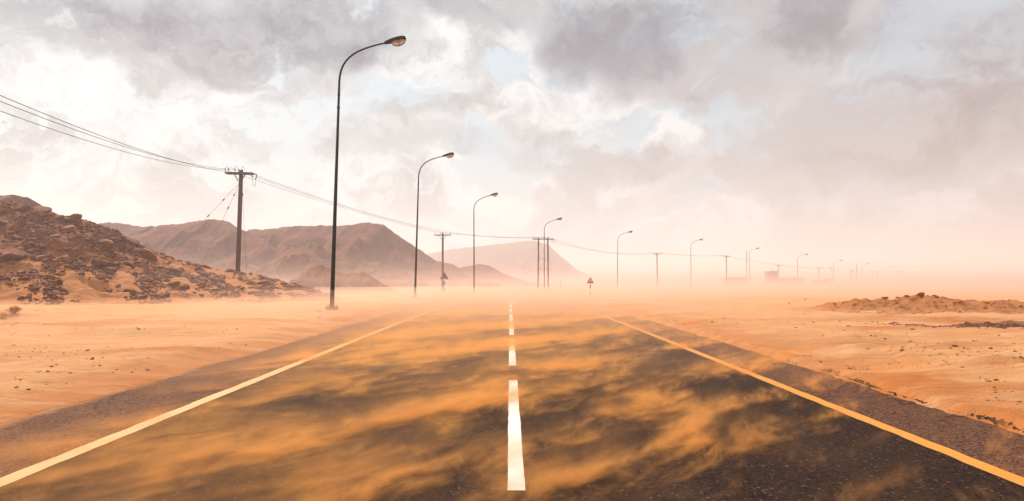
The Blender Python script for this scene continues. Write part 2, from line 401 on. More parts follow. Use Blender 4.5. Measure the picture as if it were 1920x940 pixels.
# ------------------------------------------------------------------ ground sheet
def spread(start, first, growth, end):
    out = [start]; s = first
    while out[-1] < end: out.append(out[-1] + s); s = first + growth * (out[-1] - start)
    return out
xr = spread(5.7, 0.055, 0.034, 2600); xl = spread(5.9, 0.055, 0.034, 2600)
xs = np.array([-v for v in xl[::-1]] + list(np.arange(-5.85, -4.6, 0.045)) + [-4.5, -4, -2.5, 0, 2.5, 4] + list(np.arange(4.5, 5.66, 0.04)) + xr)
ys = [-40, -30, -20, -12, -6, -3, -1, 0, 1, 2]; 
while ys[-1] < 60: ys.append(ys[-1] + max(0.055, 0.0115 * ys[-1]))
while ys[-1] < 2600: ys.append(ys[-1] * 1.028)
ys = np.array(ys)
GX, GY = np.meshgrid(xs, ys)
# beyond the straight stretch the grid columns follow the bend of the road
SH = road_x(GY) * np.exp(-np.abs(GX) / 400)
GX = GX + SH
me = grid_mesh('ground', np.stack([GX, GY, ground_z(GX, GY)], -1))
ground = link('ground', me, M_sand, smooth=True); tag(ground, 'wind-blown orange sand plain on both sides of the road', kind='structure')

# road sheet
ry = np.concatenate([np.arange(-40, 45, 1.0), np.arange(45, 400, 3.0)])
ru = np.array([-5.9, -5.2, -3.6, -1.8, 0, 1.8, 3.6, 5.0, 5.7])
RP = np.zeros((len(ry), len(ru), 3))
for i, y in enumerate(ry):
    c = float(road_x(y)); t = float(road_x(y + 1) - road_x(y - 1)) / 2; nrm = np.array([1, -t]) / math.hypot(1, t)
    for j, u in enumerate(ru): RP[i, j] = (c + nrm[0] * u, y + nrm[1] * u, float(base_z(y)) - 0.01 * (abs(u) / 5.5) ** 2)
road = link('road', grid_mesh('road', RP), M_asph, smooth=True); tag(road, 'asphalt road crossed by streaks of blown sand', kind='structure')

def strip(y0, y1, u0, u1, jit=0.0, lift=0.005, seed=0, step=0.12):
    n = max(2, int((y1 - y0) / (step if y0 < 20 else 0.6))); yy = np.linspace(y0, y1, n + 1)
    P = np.zeros((n + 1, 2, 3))
    for j, u in enumerate((u0, u1)):
        uu = u + jit * fbm(yy * 4.0, yy * 0 + j * 13.7 + seed, 3, 60 + seed)
        t = (road_x(yy + 1) - road_x(yy - 1)) / 2; L = np.hypot(1, t)
        P[:, j, 0] = road_x(yy) + uu / L; P[:, j, 1] = yy - t / L * uu; P[:, j, 2] = base_z(yy) - 0.01 * (np.abs(uu) / 5.5) ** 2 + lift
    return grid_mesh('marking', P)
o = link('edge_line', strip(-30, 120, -3.70, -3.545, 0.008), M_yellow, road); o['label'] = 'yellow line along the left edge of the carriageway'
o = link('edge_line', strip(-30, 120, 3.585, 3.74, 0.008, seed=3), M_yellow, road); o['label'] = 'yellow line along the right edge of the carriageway'
for k, (a, b_) in enumerate([(-6.5, -1.9), (-0.5, 3.2), (4.79, 9.88), (11.55, 16.4), (17.75, 22.2), (23.3, 28.4), (30.2, 35), (36.8, 41.6), (43.4, 48), (50, 55)]):
    link('centre_dash', strip(a, b_, -0.015, 0.105, 0.003, seed=k + 5), M_white, road)

# ------------------------------------------------------------------ hills
def skyline(pts, s):
    p = np.array(pts, float); return np.interp(s, p[:, 0], p[:, 1])
def lat(px, Y): return np.tan(np.arctan((px - 960) / F) - YAW) * Y
def ht(py, Y): return EYE + (522 - py) / F * Y
def ridge(name, pts, Y, front, back, mat, label, rough, ns=220, nt=46, yslope=0.0, spread_=1.0):
    """a ridge at its own distance: the crest line follows the skyline, slopes fall away in front and behind"""
    s = np.linspace(pts[0][0], pts[-1][0], ns); t = np.concatenate([np.linspace(-1, 0, nt), np.linspace(0, 1, nt // 2)[1:]])
    S, T = np.meshgrid(s, t)
    yc = Y + yslope * (S - pts[0][0]) + 0.10 * front * fbm(S * 0.011, S * 0, 3, hash(name) % 97 if False else len(name))
    crest = ht(skyline(pts, S), yc) + 0.07 * rough[0] * fbm(S * 0.10, S * 0, 4, 33)
    YY = yc + np.where(T < 0, T * front, T * back)
    XX = lat(S, yc) * (1 + 0.0 * T)
    zb = base_z(YY) - 0.6
    prof = np.where(T < 0, (1 + T) ** 1.35, (1 - T) ** 1.2)
    seed = 7 * len(name) + int(Y)
    sc = rough[1]
    n = ridged(XX * sc, YY * sc, 5, seed) * 0.6 + fbm(XX * sc * 2.5, YY * sc * 2.5, 4, seed + 9) * 0.5
    amp = rough[0] * (0.25 + 0.75 * np.sin(np.pi * np.clip(prof, 0, 1) ** 0.8) )
    gully = fbm(XX * sc * 1.6, YY * sc * 0.25, 3, seed + 4) * rough[0] * 0.9 * prof * (1 - prof) * 4
    Z = zb + (crest - zb) * prof + n * amp * np.clip(prof * 3, 0, 1) * np.where(np.abs(T) < 0.04, 0.35, 1) - np.abs(gully)
    o = link(name, grid_mesh(name, np.stack([XX, YY, Z], -1)), mat, smooth=True)
    return tag(o, label, kind='structure')
ridge('mountain', [(-420, 340), (-200, 352), (-60, 362), (0, 367), (28, 366), (48, 372), (75, 387), (103, 403), (150, 428), (200, 455), (260, 490), (330, 530), (370, 545)], 115, 40, 60, M_ridge, 'brown ridge rising behind the rocky slope at the left edge', (1.2, 0.06))
ridge('mountain', [(60, 470), (130, 440), (186, 419), (215, 416), (265, 426), (300, 424), (345, 419), (375, 414), (402, 411), (425, 416), (455, 431), (500, 450), (560, 480), (640, 520), (700, 540)], 195, 75, 90, M_ridge, 'brown mountain shoulder seen behind the first utility pole', (2.6, 0.06))
ridge('mountain', [(330, 510), (400, 465), (445, 440), (468, 431), (520, 428), (560, 424), (588, 424), (640, 421), (690, 417), (718, 422), (748, 442), (782, 466), (815, 488), (850, 502), (900, 525), (940, 540)], 215, 80, 90, M_ridge, 'long flat-topped brown mountain ending in a steep right slope', (2.8, 0.06))
ridge('mountain', [(800, 530), (838, 508), (862, 503), (885, 499), (900, 495), (915, 498), (940, 511), (962, 520), (995, 530), (1030, 540)], 250, 50, 50, M_ridge, 'small twin-humped hill at the foot of the mountain', (1.5, 0.05), 120, 30)
ridge('mountain', [(640, 520), (720, 495), (800, 477), (850, 467), (900, 462), (960, 455), (1000, 451), (1028, 459), (1050, 480), (1078, 504), (1100, 516), (1140, 530)], 900, 300, 260, M_ridge, 'pale far mountain fading into dust behind the double pole', (3.0, 0.025))
ridge('mountain', [(985, 545), (1020, 520), (1045, 509), (1060, 507), (1078, 513), (1100, 527), (1130, 540)], 620, 60, 60, M_ridge, 'small pale hill low beside the warning sign', (1.2, 0.05), 100, 26)
ridge('hill', [(440, 535), (480, 505), (520, 484), (540, 478), (562, 468), (580, 456), (592, 455), (612, 466), (640, 484), (675, 492), (700, 500), (740, 512), (790, 530)], 150, 32, 32, M_ridge2, 'rough little peak standing in front of the long mountain', (2.2, 0.10), 160, 36)
ridge('hill', [(535, 545), (553, 522), (572, 508), (590, 498), (606, 497), (625, 508), (650, 513), (680, 513), (700, 520), (722, 535), (748, 550), (770, 560)], 92, 15, 18, M_ridge2, 'rocky knoll just right of the nearest lamp post', (1.0, 0.25), 180, 44)

# the near rocky slope on the left
hs = np.concatenate([np.arange(-520, -20, 8.0), np.arange(-20, 645, 2.4)])
foot_p = [(-520, 30), (-200, 33), (0, 35.5), (150, 37), (300, 41), (450, 45), (560, 48), (650, 50)]
crest_p = [(-520, 60), (0, 60), (100, 58), (200, 60), (440, 60.5), (520, 57), (600, 53), (650, 52)]
sky_p = [(-520, 330), (-300, 350), (-120, 372), (-40, 384), (0, 386), (20, 383), (55, 386), (72, 397), (100, 404), (130, 410), (160, 416), (187, 424), (215, 440), (260, 460), (300, 478), (340, 492), (390, 505), (440, 514), (490, 522), (530, 530), (570, 540), (600, 549), (625, 557), (650, 566)]
ht_t = np.concatenate([np.linspace(0, 1, 120), 1 + np.linspace(0, 1, 40)[1:]])
S, T = np.meshgrid(hs, ht_t)
fy = skyline(foot_p, S); cyy = skyline(crest_p, S); cz = ht(skyline(sky_p, S), cyy)
YY = np.where(T <= 1, fy + (cyy - fy) * T, cyy + (T - 1) * 22)
XX = lat(S, YY)
zb = base_z(YY)
prof = np.where(T <= 1, 0.55 * T + 0.45 * T ** 2.2, np.clip(2 - T, 0, 1) ** 1.3)
hh = np.maximum(cz - zb, 0)
lum = ridged(XX * 0.16, YY * 0.16, 4, 3) * 0.35 + fbm(XX * 0.5, YY * 0.5, 5, 13) * 0.28
fade = np.clip(np.minimum(T * 5, (645 - S) / 60.0), 0, 1) * np.where(np.abs(T - 1) < 0.03, 0.5, 1)
hill_amp = 0.25 + 0.75 * np.clip(hh / 5, 0, 1)
ZZ = zb - 0.12 + hh * prof + lum * fade * hill_amp + 0.12 * T.clip(0, 1)
HP = np.stack([XX, YY, ZZ], -1)
hillside = link('hillside', grid_mesh('hillside', HP), M_hill, smooth=True)
tag(hillside, 'rock-strewn sandy slope rising at the left of the road', kind='structure')

def rock_mesh(name, seed, sub=2, flat=0.75):
    bm = bmesh.new(); bmesh.ops.create_icosphere(bm, subdivisions=sub, radius=1.0); r = random.Random(seed)
    planes = [(Vector((r.gauss(0, 1), r.gauss(0, 1), r.gauss(0, 1))).normalized(), r.uniform(0.5, 0.92)) for _ in range(13)]
    for v in bm.verts:
        p = v.co.copy()
        for n, d in planes:
            e = p.dot(n) - d
            if e > 0: p -= n * e
        p *= 1 + r.uniform(-0.05, 0.05); p.z *= flat; v.co = p
    me = bpy.data.meshes.new(name); bm.to_mesh(me); bm.free(); return me
ROCKS = [rock_mesh('rock', i) for i in range(9)]
LOW = [rock_mesh('stone', 40 + i, 1) for i in range(9)]
def mesh_arrays(me):
    v = np.zeros(len(me.vertices) * 3, np.float32); me.vertices.foreach_get('co', v)
    f = np.zeros(len(me.loops), np.int32); me.loops.foreach_get('vertex_index', f)
    return v.reshape(-1, 3), f.reshape(-1, 3)
LOWA = [mesh_arrays(m) for m in LOW]
def scatter_mesh(name, items, mat, parent=None):
    """items: (x, y, z, size, flat) -> one mesh of many small stones"""
    V = []; Fc = []; k = 0
    for (x, y, z, sz, fl) in items:
        v, f = LOWA[int(rng.integers(len(LOWA)))]
        a = rng.uniform(0, 6.283); c, s = math.cos(a), math.sin(a)
        vv = v * np.array([sz * rng.uniform(.8, 1.35), sz * rng.uniform(.7, 1.1), sz * fl]); 
        tl = rng.uniform(-.4, .4); vv = np.stack([vv[:, 0], vv[:, 1], vv[:, 2] + tl * vv[:, 0]], -1)
        vv = np.stack([vv[:, 0] * c - vv[:, 1] * s + x, vv[:, 0] * s + vv[:, 1] * c + y, vv[:, 2] + z], -1)
        V.append(vv); Fc.append(f + k); k += len(vv)
    V = np.concatenate(V); Fc = np.concatenate(Fc); me = bpy.data.meshes.new(name)
    me.vertices.add(len(V)); me.vertices.foreach_set('co', V.reshape(-1).astype(np.float32))
    me.loops.add(Fc.size); me.loops.foreach_set('vertex_index', Fc.reshape(-1).astype(np.int32))
    me.polygons.add(len(Fc)); me.polygons.foreach_set('loop_start', (np.arange(len(Fc)) * 3).astype(np.int32))
    me.update(calc_edges=True)
    return link(name, me, mat, parent)
def hill_point(s, t):
    i = np.searchsorted(ht_t, t); j = np.searchsorted(hs, s); i = min(max(i, 1), len(ht_t) - 1); j = min(max(j, 1), len(hs) - 1)
    return HP[i, j]
big = []; small = []
while len(big) < 300:
    s = rng.uniform(-10, 560); t = rng.uniform(0.12, 1.0)
    hmax = np.interp(s, [0, 200, 400, 560], [1.0, 1.0, 0.8, 0.5])
    dens = (0.12 + 0.9 * t ** 1.3) * hmax * (0.35 + 0.65 * (fbm(np.array(s * .02), np.array(t * 5), 2, 4) > -0.15))
    if rng.uniform() > dens: continue
    sz = float(np.clip(rng.lognormal(-1.6, 0.60), 0.12, 0.85)) * (0.75 + 0.35 * t)
    big.append((s, t, sz))
big += [(430, 0.93, .64), (372, 0.86, .5), (238, 0.62, .75), (190, 0.55, .8), (120, 0.6, .7), (140, 0.72, .8), (275, 0.42, .5), (325, 0.42, .5), (62, 0.96, .6), (40, 0.97, .55), (85, 0.95, .5), (105, 0.96, .5), (205, 0.52, .5), (168, 0.8, .7), (215, .8, .6)]
big = sorted(big, key=lambda b: -b[2])[:300]
for k, (s, t, sz) in enumerate(big):
    p = hill_point(s, t)
    o = link('boulder', ROCKS[k % len(ROCKS)], None); 
    if not o.data.materials: o.data.materials.append(M_rock)
    o.location = (p[0], p[1], p[2] + sz * 0.02); o.scale = (sz * rng.uniform(.85, 1.4), sz * rng.uniform(.8, 1.2), sz * rng.uniform(.6, .95))
    o.rotation_euler = (rng.uniform(-.35, .35), rng.uniform(-.35, .35), rng.uniform(0, 6.28))
    tag(o, 'large angular boulder just left of the foot of the nearest utility pole' if s == 430 else 'brown angular rock lying among many on the sandy slope at left', 'rock', 'rocks strewn over the left slope')
for _ in range(34000):
    s = rng.uniform(-60, 625); t = rng.uniform(0.03, 1.10)
    cl_ = float(fbm(np.array(s * .03), np.array(t * 7), 3, 91))
    if rng.uniform() > (0.22 + 0.78 * min(t, 1)) * (0.42 + 1.3 * cl_): continue
    p = hill_point(s, t); small.append((p[0], p[1], p[2] + 0.02, float(np.clip(rng.lognormal(-2.35, .55), .045, .36)), rng.uniform(.55, .95)))
st = scatter_mesh('stones', small, M_rock); tag(st, 'countless small stones between the rocks of the left slope', kind='stuff')

# ------------------------------------------------------------------ soil bank and clods on the right
bs = np.concatenate([np.arange(1500, 1930, 1.6), np.arange(1930, 2700, 8)])
bank_sky = [(1500, 592), (1530, 586), (1548, 577), (1572, 574), (1600, 566), (1622, 562), (1640, 563), (1660, 563), (1680, 562), (1700, 561), (1725, 558), (1750, 561), (1790, 564), (1830, 564), (1870, 567), (1905, 566), (1930, 566), (2100, 570), (2400, 575), (2700, 592)]
bt = np.concatenate([np.linspace(-1, 0, 60), np.linspace(0, 1, 24)[1:]])
S, T = np.meshgrid(bs, bt); Yc = 28.4 + 0.4 * fbm(S * 0.02, S * 0, 2, 3)
YY = Yc + np.where(T < 0, T * 3.8, T * 4.0); XX = lat(S, Yc)
cz = ht(skyline(bank_sky, S), Yc); zb = ground_z(XX, YY) - 0.05
prof = np.where(T < 0, (1 + T) ** 1.25, (1 - T) ** 1.3)
n = fbm(XX * 1.1, YY * 0.7, 4, 5) * 0.10 + np.maximum(ridged(XX * 0.9 - YY * 0.5, YY * 0.35 + XX * 0.2, 3, 15), -0.2) * 0.055 + fbm(XX * 4, YY * 4, 3, 25) * 0.028
ZZ = zb + np.maximum(cz - zb, 0) * prof + n * np.clip(prof * 2.5, 0, 1) * np.clip((S - 1515) / 60, 0, 1)
bank = link('soil_bank', grid_mesh('soil_bank', np.stack([XX, YY, ZZ], -1)), M_mound, smooth=True)
tag(bank, 'heaped bank of loose orange soil at the right', kind='structure')
def bank_pt(px, t):
    j = int(np.clip(np.searchsorted(bs, px), 0, len(bs) - 1)); i = int(np.argmin(abs(bt - t))); return XX[i, j], YY[i, j], ZZ[i, j]
for (px, sz, lab) in [(1724, 0.14, 'largest clod, sitting on the crest of the soil bank'), (1657, 0.10, 'small dark clod on the crest of the soil bank, left of the largest'), (1697, 0.10, 'low flat clod on the bank crest between two bigger ones'), (1750, 0.12, 'low clod on the bank crest just right of the largest')]:
    p = bank_pt(px, 0.0); o = link('clod', rock_mesh('clod', int(px)), M_mound); o.location = (p[0], p[1], p[2] + sz * .3); o.scale = (sz * 1.5, sz, sz)
    tag(o, lab, 'clod', 'clods on the soil bank')
cl_items = []
for _ in range(450):
    px = rng.uniform(1540, 1925); t = rng.uniform(-0.97, 0.1); p = bank_pt(px, t); cl_items.append((p[0], p[1], p[2], float(np.clip(rng.lognormal(-3.3, .5), .015, .11)), .8))
tag(scatter_mesh('soil_lumps', cl_items, M_mound), 'small lumps of soil covering the bank', kind='stuff')
# row of dark clods in front of the bank
big_cl = []; row = []
for _ in range(1800):
    px = rng.uniform(1560, 1960); f = np.interp(px, [1560, 1690, 1705, 1785, 1805, 1960], [0.03, 0.06, 0.22, 0.22, 0.9, 1])
    if rng.uniform() > f: continue
    Y = 18.6 + rng.normal(0, 0.35) - 0.6 * (px - 1800) / 150; X = float(lat(px, Y)); sz = float(np.clip(rng.lognormal(-3.4, .5), .012, .075))
    z = float(ground_z(X, Y)) + 0.09 * math.exp(-((Y - 18.6 + 0.6 * (px - 1800) / 150) / 0.35) ** 2) * f * rng.uniform(0.2, 1.0)
    row.append((X, Y, z, sz, .8))
row.sort(key=lambda r: -r[3])
for r_ in row[:26]:
    o = link('clod', ROCKS[int(rng.integers(9))].copy(), M_clod); o.location = (r_[0], r_[1], r_[2] + r_[3] * .3); o.scale = (r_[3] * 1.2, r_[3], r_[3] * .8); o.rotation_euler = (0, 0, rng.uniform(0, 6))
    tag(o, 'dark lump of earth in the low row before the soil bank', 'clod', 'dark clods before the soil bank')
tag(scatter_mesh('dirt', row[26:], M_clod), 'low ridge of dark crumbled earth before the soil bank', kind='stuff')
berm_x = np.linspace(1690, 2100, 150); bt2 = np.linspace(-1, 1, 22); S2, T2 = np.meshgrid(berm_x, bt2)
Yb = 18.6 - 0.6 * (S2 - 1800) / 150 + T2 * 0.5; Xb = lat(S2, 18.6 - 0.6 * (S2 - 1800) / 150)
f2 = np.interp(S2, [1690, 1780, 1830, 2050, 2100], [0, .25, 1, 1, 0])
Zb = ground_z(Xb, Yb) - 0.02 + f2 * (1 - T2 ** 2) * (0.11 + 0.05 * fbm(Xb * 3, Yb * 3, 4, 8)) + 0.02 * fbm(Xb * 9, Yb * 9, 3, 9) * f2
tag(link('dirt_ridge', grid_mesh('dirt_ridge', np.stack([Xb, Yb, Zb], -1)), M_clod, smooth=True), 'low dark ridge of dug earth at the right', kind='structure')
mb = MB(); p0 = at(1888, 622, 17.6); p1 = at(1950, 621, 17.0); mb.tube([p0, p1], 0.014, 8)
tag(mb.build('pipe', M_pvc, smooth=True), 'thin white pipe lying on the dark dirt ridge', 'pipe')

# pebbles over the open sand, crumbs of broken asphalt along the right edge
peb = []
for _ in range(15000):
    side = rng.uniform() < 0.62; Y = float(4 + 26 * rng.uniform() ** 1.5); X = float(rng.uniform(5.0, 6 + Y * 0.75) if side else -rng.uniform(5.3, 6 + Y * 0.75))
    if float(fbm(np.array(X * .5), np.array(Y * .5), 3, 71)) < rng.uniform(-.3, .7): continue
    peb.append((X, Y, float(ground_z(X, Y)), float(np.clip(rng.lognormal(-4.25, .55), .006, .06)), rng.uniform(.4, .8)))
tag(scatter_mesh('pebbles', peb[::2], M_clod), 'dark pebbles sprinkled over the sand', kind='stuff')
tag(scatter_mesh('pebbles', peb[1::2], M_mound), 'sandy pebbles sprinkled over the ground', kind='stuff')
crumb = []
for _ in range(2600):
    Y = float(3.2 + 9 * rng.uniform() ** 1.6); 
    if float(fbm(np.array(Y * 1.3), np.array(2.0), 3, 19)) < rng.uniform(-.9, .5): continue
    X = EDGE_R + 0.01 + 0.07 * float(fbm(np.array(Y * 0.6), np.array(9.0), 3, 6)) + float(rng.normal(0, 0.03))
    crumb.append((X, Y, 0.012 + max(0, X - EDGE_R) * .3, float(np.clip(rng.lognormal(-4.5, .5), .005, .028)), .6))
M_crumb = plain('asphalt_crumb', (0.03, 0.02, 0.015), 0.9, 0.3, 20)
tag(scatter_mesh('rubble', crumb, M_crumb), 'crumbled black asphalt along the right road edge', kind='stuff')
for (px, py, sz, lab) in [(1708, 627, .05, 'pale stone at the left end of the dirt ridge'), (1853, 666, .035, 'dark flat stone alone on the open sand at right'), (600, 601, .05, 'small stone in front of the nearest lamp post foot')]:
    dy_ = py - 522; Y = F * EYE / dy_ * 0.99; X = float(lat(px, Y)); o = link('stone', rock_mesh('stone', px), M_mound if px != 1853 else M_clod)
    o.location = (X, Y, float(ground_z(X, Y)) + .01); o.scale = (sz * 1.6, sz, sz); tag(o, lab, 'stone')

# dry tufts at the far left
def shrub(px, Y, h, wd, label):
    X = float(lat(px, Y)); root = empty('dry_shrub', (X, Y, float(ground_z(X, Y)) - 0.02))
    tag(root, label, 'shrub'); tw = MB(); lf = MB()
    for k in range(26):
        a = rng.uniform(0, 6.28); l = h * rng.uniform(.55, 1.05); lean = rng.uniform(.1, 1.0)
        tip = Vector((math.cos(a) * wd * lean, math.sin(a) * wd * lean, l * (1.05 - .35 * lean))); mid = tip * .5 + Vector((0, 0, l * .12))
        tw.tube([(0, 0, 0), mid, tip], [.008, .006, .003], 4)
        for q in range(26):
            f = rng.uniform(.3, 1.05); c = (mid * (2 * f) if f < .5 else mid.lerp(tip, 2 * f - 1)) + Vector(rng.normal(0, .03, 3))
            u = Vector(rng.normal(0, 1, 3)).normalized() * rng.uniform(.012, .03); v = u.orthogonal().normalized() * .009
            lf.add([c - u, c + v, c + u, c - v], [(0, 1, 2, 3)])
    tw.build('stem', M_twig, root); lf.build('foliage', M_leaf, root)
shrub(29, 24.2, .30, .24, 'taller of two dry yellow tufts on the sand at far left')
shrub(9, 23.6, .20, .2, 'smaller dry yellow tuft at the left edge of the sand')

# ------------------------------------------------------------------ street lamps
def bez(p0, p1, p2, p3, n):
    return [tuple((1 - t) ** 3 * np.array(p0) + 3 * (1 - t) ** 2 * t * np.array(p1) + 3 * (1 - t) * t * t * np.array(p2) + t ** 3 * np.array(p3)) for t in np.linspace(0, 1, n)]
def make_lamp():
    root = empty('street_lamp', (0, 0, 0))
    mb = MB(); mb.tube([(0, 0, .12), (0, 0, 3), (0, 0, 8.55)], [.092, .078, .052], 12); 
    mb.build('pole', M_steel, root, True)
    mb = MB(); mb.lathe([(.060, 8.50), (.066, 8.52), (.066, 8.58), (.052, 8.6)], 12); mb.lathe([(.060, 9.06), (.062, 9.08), (.060, 9.12)], 12); mb.build('collar', M_steel, root, True)
    mb = MB(); pts = [(0, 0, 8.55), (0, 0, 9.4)] + bez((0, 0, 9.7), (0.03, 0, 10.75), (0.75, 0, 11.08), (1.92, 0, 11.36), 16); mb.tube(pts, [.05, .047] + list(np.linspace(.045, .034, 16)), 10); mb.build('arm', M_steel, root, True)
    hd = Matrix.Rotation(rad(-13), 3, 'Y'); org = Vector((1.86, 0, 11.345))
    # housing: flattened teardrop, sections along the axis
    def shell(secs, n=12, cap=True):
        V = []; Fc = []
        for (x, wy, zt, zb_) in secs:
            for k in range(n):
                a = 2 * math.pi * k / n; y = math.cos(a) * wy; z = math.sin(a); z = z * zt if z > 0 else z * zb_
                V.append(org + hd @ Vector((x, y, z)))
        for i in range(len(secs) - 1):
            for k in range(n): Fc.append((i * n + k, (i + 1) * n + k, (i + 1) * n + (k + 1) % n, i * n + (k + 1) % n))
        Fc += [tuple(range(n)), tuple((len(secs) - 1) * n + k for k in range(n - 1, -1, -1))]
        m = MB(); m.add(V, Fc); return m
    housing = shell([(0, .05, .06, .05), (.02, .07, .075, .055), (.18, .11, .12, .065), (.36, .145, .155, .07), (.60, .165, .175, .07), (.80, .155, .165, .065), (.90, .12, .125, .05), (.925, .08, .08, .03)]).build('lamp_head', M_steel, root, True)
    bw = shell([(.30, .04, .0, .06), (.32, .10, .0, .13), (.40, .135, .0, .205), (.55, .15, .0, .235), (.72, .145, .0, .215), (.84, .11, .0, .15), (.90, .05, .0, .06)]).build('lamp_bowl', M_bowl, root, True)
    rim = MB()
    for x in (.60,):
        rim.tube([org + hd @ Vector((x, math.cos(a) * .155, -abs(math.sin(a)) * .238)) for a in np.linspace(0, math.pi, 13)], .011, 6)
    rim.tube([org + hd @ Vector((x, 0, z)) for x, z in ((.29, -.055), (.33, -.155), (.42, -.222), (.56, -.248), (.72, -.228), (.84, -.16), (.91, -.06))], .010, 6)
    rim.build('bowl_clip', M_steel, root)
    mb = MB(); mb.box((0, 0, .095), (.46, .46, .03)); mb.build('base_plate', M_plate, root)
    mb = MB()
    for a in (45, 135, 225, 315): mb.tube([(0, 0, .11), (0, 0, .13)], .001, 3); break
    for (sx, sy) in ((-1, -1), (-1, 1), (1, -1), (1, 1)):
        b = MB(); b.tube([(sx * .17, sy * .17, -.25), (sx * .17, sy * .17, .24)], .02, 6); b.lathe([(.042, .112), (.042, .165)], 6, (sx * .17, sy * .17, 0)); b.build('anchor_bolt', M_plate, root)
    mb = MB(); mb.box((-.1, 0, -.11), (.95, .7, .22)); mb.build('footing', M_plate, root)
    return root
LAMP_LABEL = ['tallest black street lamp, nearest, at the left road edge on a sand mound', 'second street lamp, between the nearest lamp and the lone striped sign post', 'third street lamp, just right of the warning sign seen from behind',
    'street lamp standing directly in front of the double utility pole', 'street lamp just right of the red triangular warning sign', 'street lamp between the two single utility poles right of centre',
    'hazy street lamp just right of the thin radio mast', 'hazy street lamp in front of the long low building', 'hazy street lamp right of the dark shed and the flag',
    'pale street lamp next to the second thin mast', 'pale street lamp just left of the distant double pole', 'faint street lamp just right of the distant double pole', 'fainter lamp second to the right of the distant double pole',
    'very faint lamp third right of the distant double pole', 'faintest lamp, last of the row fading into dust at right']
lamp = make_lamp()
for i, ((px, py, Y, ln), (X, _)) in enumerate(zip(LAMPS, lamp_xy)):
    o = lamp if i == 0 else copy_tree(lamp)
    z = float(at(px, py, Y).z) - 0.02 if i < 9 else float(base_z(Y)) - .8
    g = float(ground_z(X, Y)) if i < 3 else None
    if g is not None: z = max(min(z, g + 0.03), g - 0.05)
    if i >= 7: o.scale = (1.3, 1.3, 1.0)
    o.location = (X, Y, z); o.rotation_euler = (0, rad(ln), rad(rng.uniform(-4, 4) if i else 0))
    top = {8: 488, 9: 494, 10: 498, 11: 500, 12: 503, 13: 506, 14: 509}.get(i)
    if top: o.location.z = ht(top, Y) - 11.55
    tag(o, LAMP_LABEL[i], 'street lamp', 'street lamps along the road')

# ------------------------------------------------------------------ utility poles and wires
def insulator(parent, x, y, z, h=.26):
    m = MB(); m.lathe([(.012, -.05), (.012, h * .4), (.045, h * .42), (.055, h * .55), (.03, h * .62), (.05, h * .72), (.03, h), (.01, h * 1.05)], 8, (x, y, z)); return m.build('insulator', M_insul, parent, True)
def single_pole(H=9.0, arm=2.1):
    r = empty('utility_pole', (0, 0, 0))
    m = MB(); m.tube([(0, 0, -.6), (0, 0, H * .5), (0, 0, H)], [.16, .135, .11], 12); m.build('pole', M_wood, r, True)
    m = MB(); m.box((0, -.13, H - .28), (arm, .11, .14)); m.build('crossarm', M_wood, r)
    for s in (-1, 1):
        m = MB(); m.tube([(s * .08, -.14, H - .95), (s * .52, -.2, H - .32)], .03, 6); m.build('brace', M_iron, r)
    for x in (-arm / 2 + .06, -.22, arm / 2 - .06): insulator(r, x, -.13, H - .21)
    return r
def wire_tube(m, pts, r): m.tube(pts, r, 5)
POLES = []  # (location, arm yaw, conductor attachments)
def arm_pts(loc, yaw, offs, z): 
    return [Vector((loc[0] + math.cos(yaw) * o, loc[1] + math.sin(yaw) * o, loc[2] + z)) for o in offs]
WG = 'utility poles along the road'
# first pole: angle pole with strain insulators, jumpers and guys
p1z = ht(514, 60.0); P1 = (float(lat(446, 60)), 60.0, p1z)
r1 = empty('utility_pole', P1, (0, rad(1.0), 0)); tag(r1, 'nearest wooden utility pole with guy wires, on the rocky slope', 'utility pole', WG)
H = 9.0
m = MB(); m.tube([(0, 0, -.9), (0, 0, H * .5), (0, 0, H + .02)], [.20, .185, .165], 14); m.build('pole', M_wood, r1, True)
m = MB(); m.box((-.12, -.22, H - .27), (2.35, .13, .16)); m.box((-.12, .22, H - .27), (2.35, .13, .16)); m.tube([(1.0, -.22, H - .27), (1.32, -.22, H - .32), (1.48, -.22, H - .42)], .035, 6); m.build('crossarm', M_wood, r1)
for s in (-1, 1):
    m = MB(); m.tube([(s * .14, -.24, H - .95), (s * .50, -.28, H - .33)], .045, 6); m.build('brace', M_wood, r1)
for x in (-1.28, -1.0, -.45, -.12, .18): insulator(r1, x, -.22, H - .2, .34 if x < -.2 else .28)
for x, z0, z1 in ((1.02, H - .36, H - .62), (1.45, H - .44, H - .80)):
    m = MB(); m.tube([(x, -.22, z0), (x - (.1 if x > 1.2 else -.05), -.22, z1)], [.035, .05], 8); m.build('insulator', M_insul, r1)
for (xa, xb, za, zb_, dz_) in ((-1.28, -1.02, .15, .12, .22), (-.5, -.15, .2, .12, .2), (.12, .36, .1, .1, .25), (-1.0, -.5, .08, .05, .15)):
    m = MB(); m.tube(bez((xa, -.24, H + za), (xa + .05, -.24, H + za + dz_), (xb - .05, -.24, H + zb_ + dz_), (xb, -.24, H + zb_ - .1), 9), .014, 5); m.build('jumper_wire', M_wire, r1)
m = MB(); m.tube(bez((1.07, -.22, H - .6), (1.1, -.22, H - 1.65), (1.5, -.22, H - 1.55), (1.36, -.22, H - .8), 12), .014, 5); m.build('jumper_wire', M_wire, r1)
def guy(root, loc, a, px, py, Y, nin):
    e = at(px, py, Y) - Vector(loc); a = Vector(a); m = MB(); m.tube([a, e], .010, 5); g_ = m.build('guy_wire', M_wire, root)
    for f in nin:
        c = a.lerp(e, f); d = (e - a).normalized(); k = MB(); k.tube([c - d * .14, c - d * .1, c + d * .1, c + d * .14], [.02, .05, .05, .02], 8); k.build('strain_insulator', M_insul, g_)
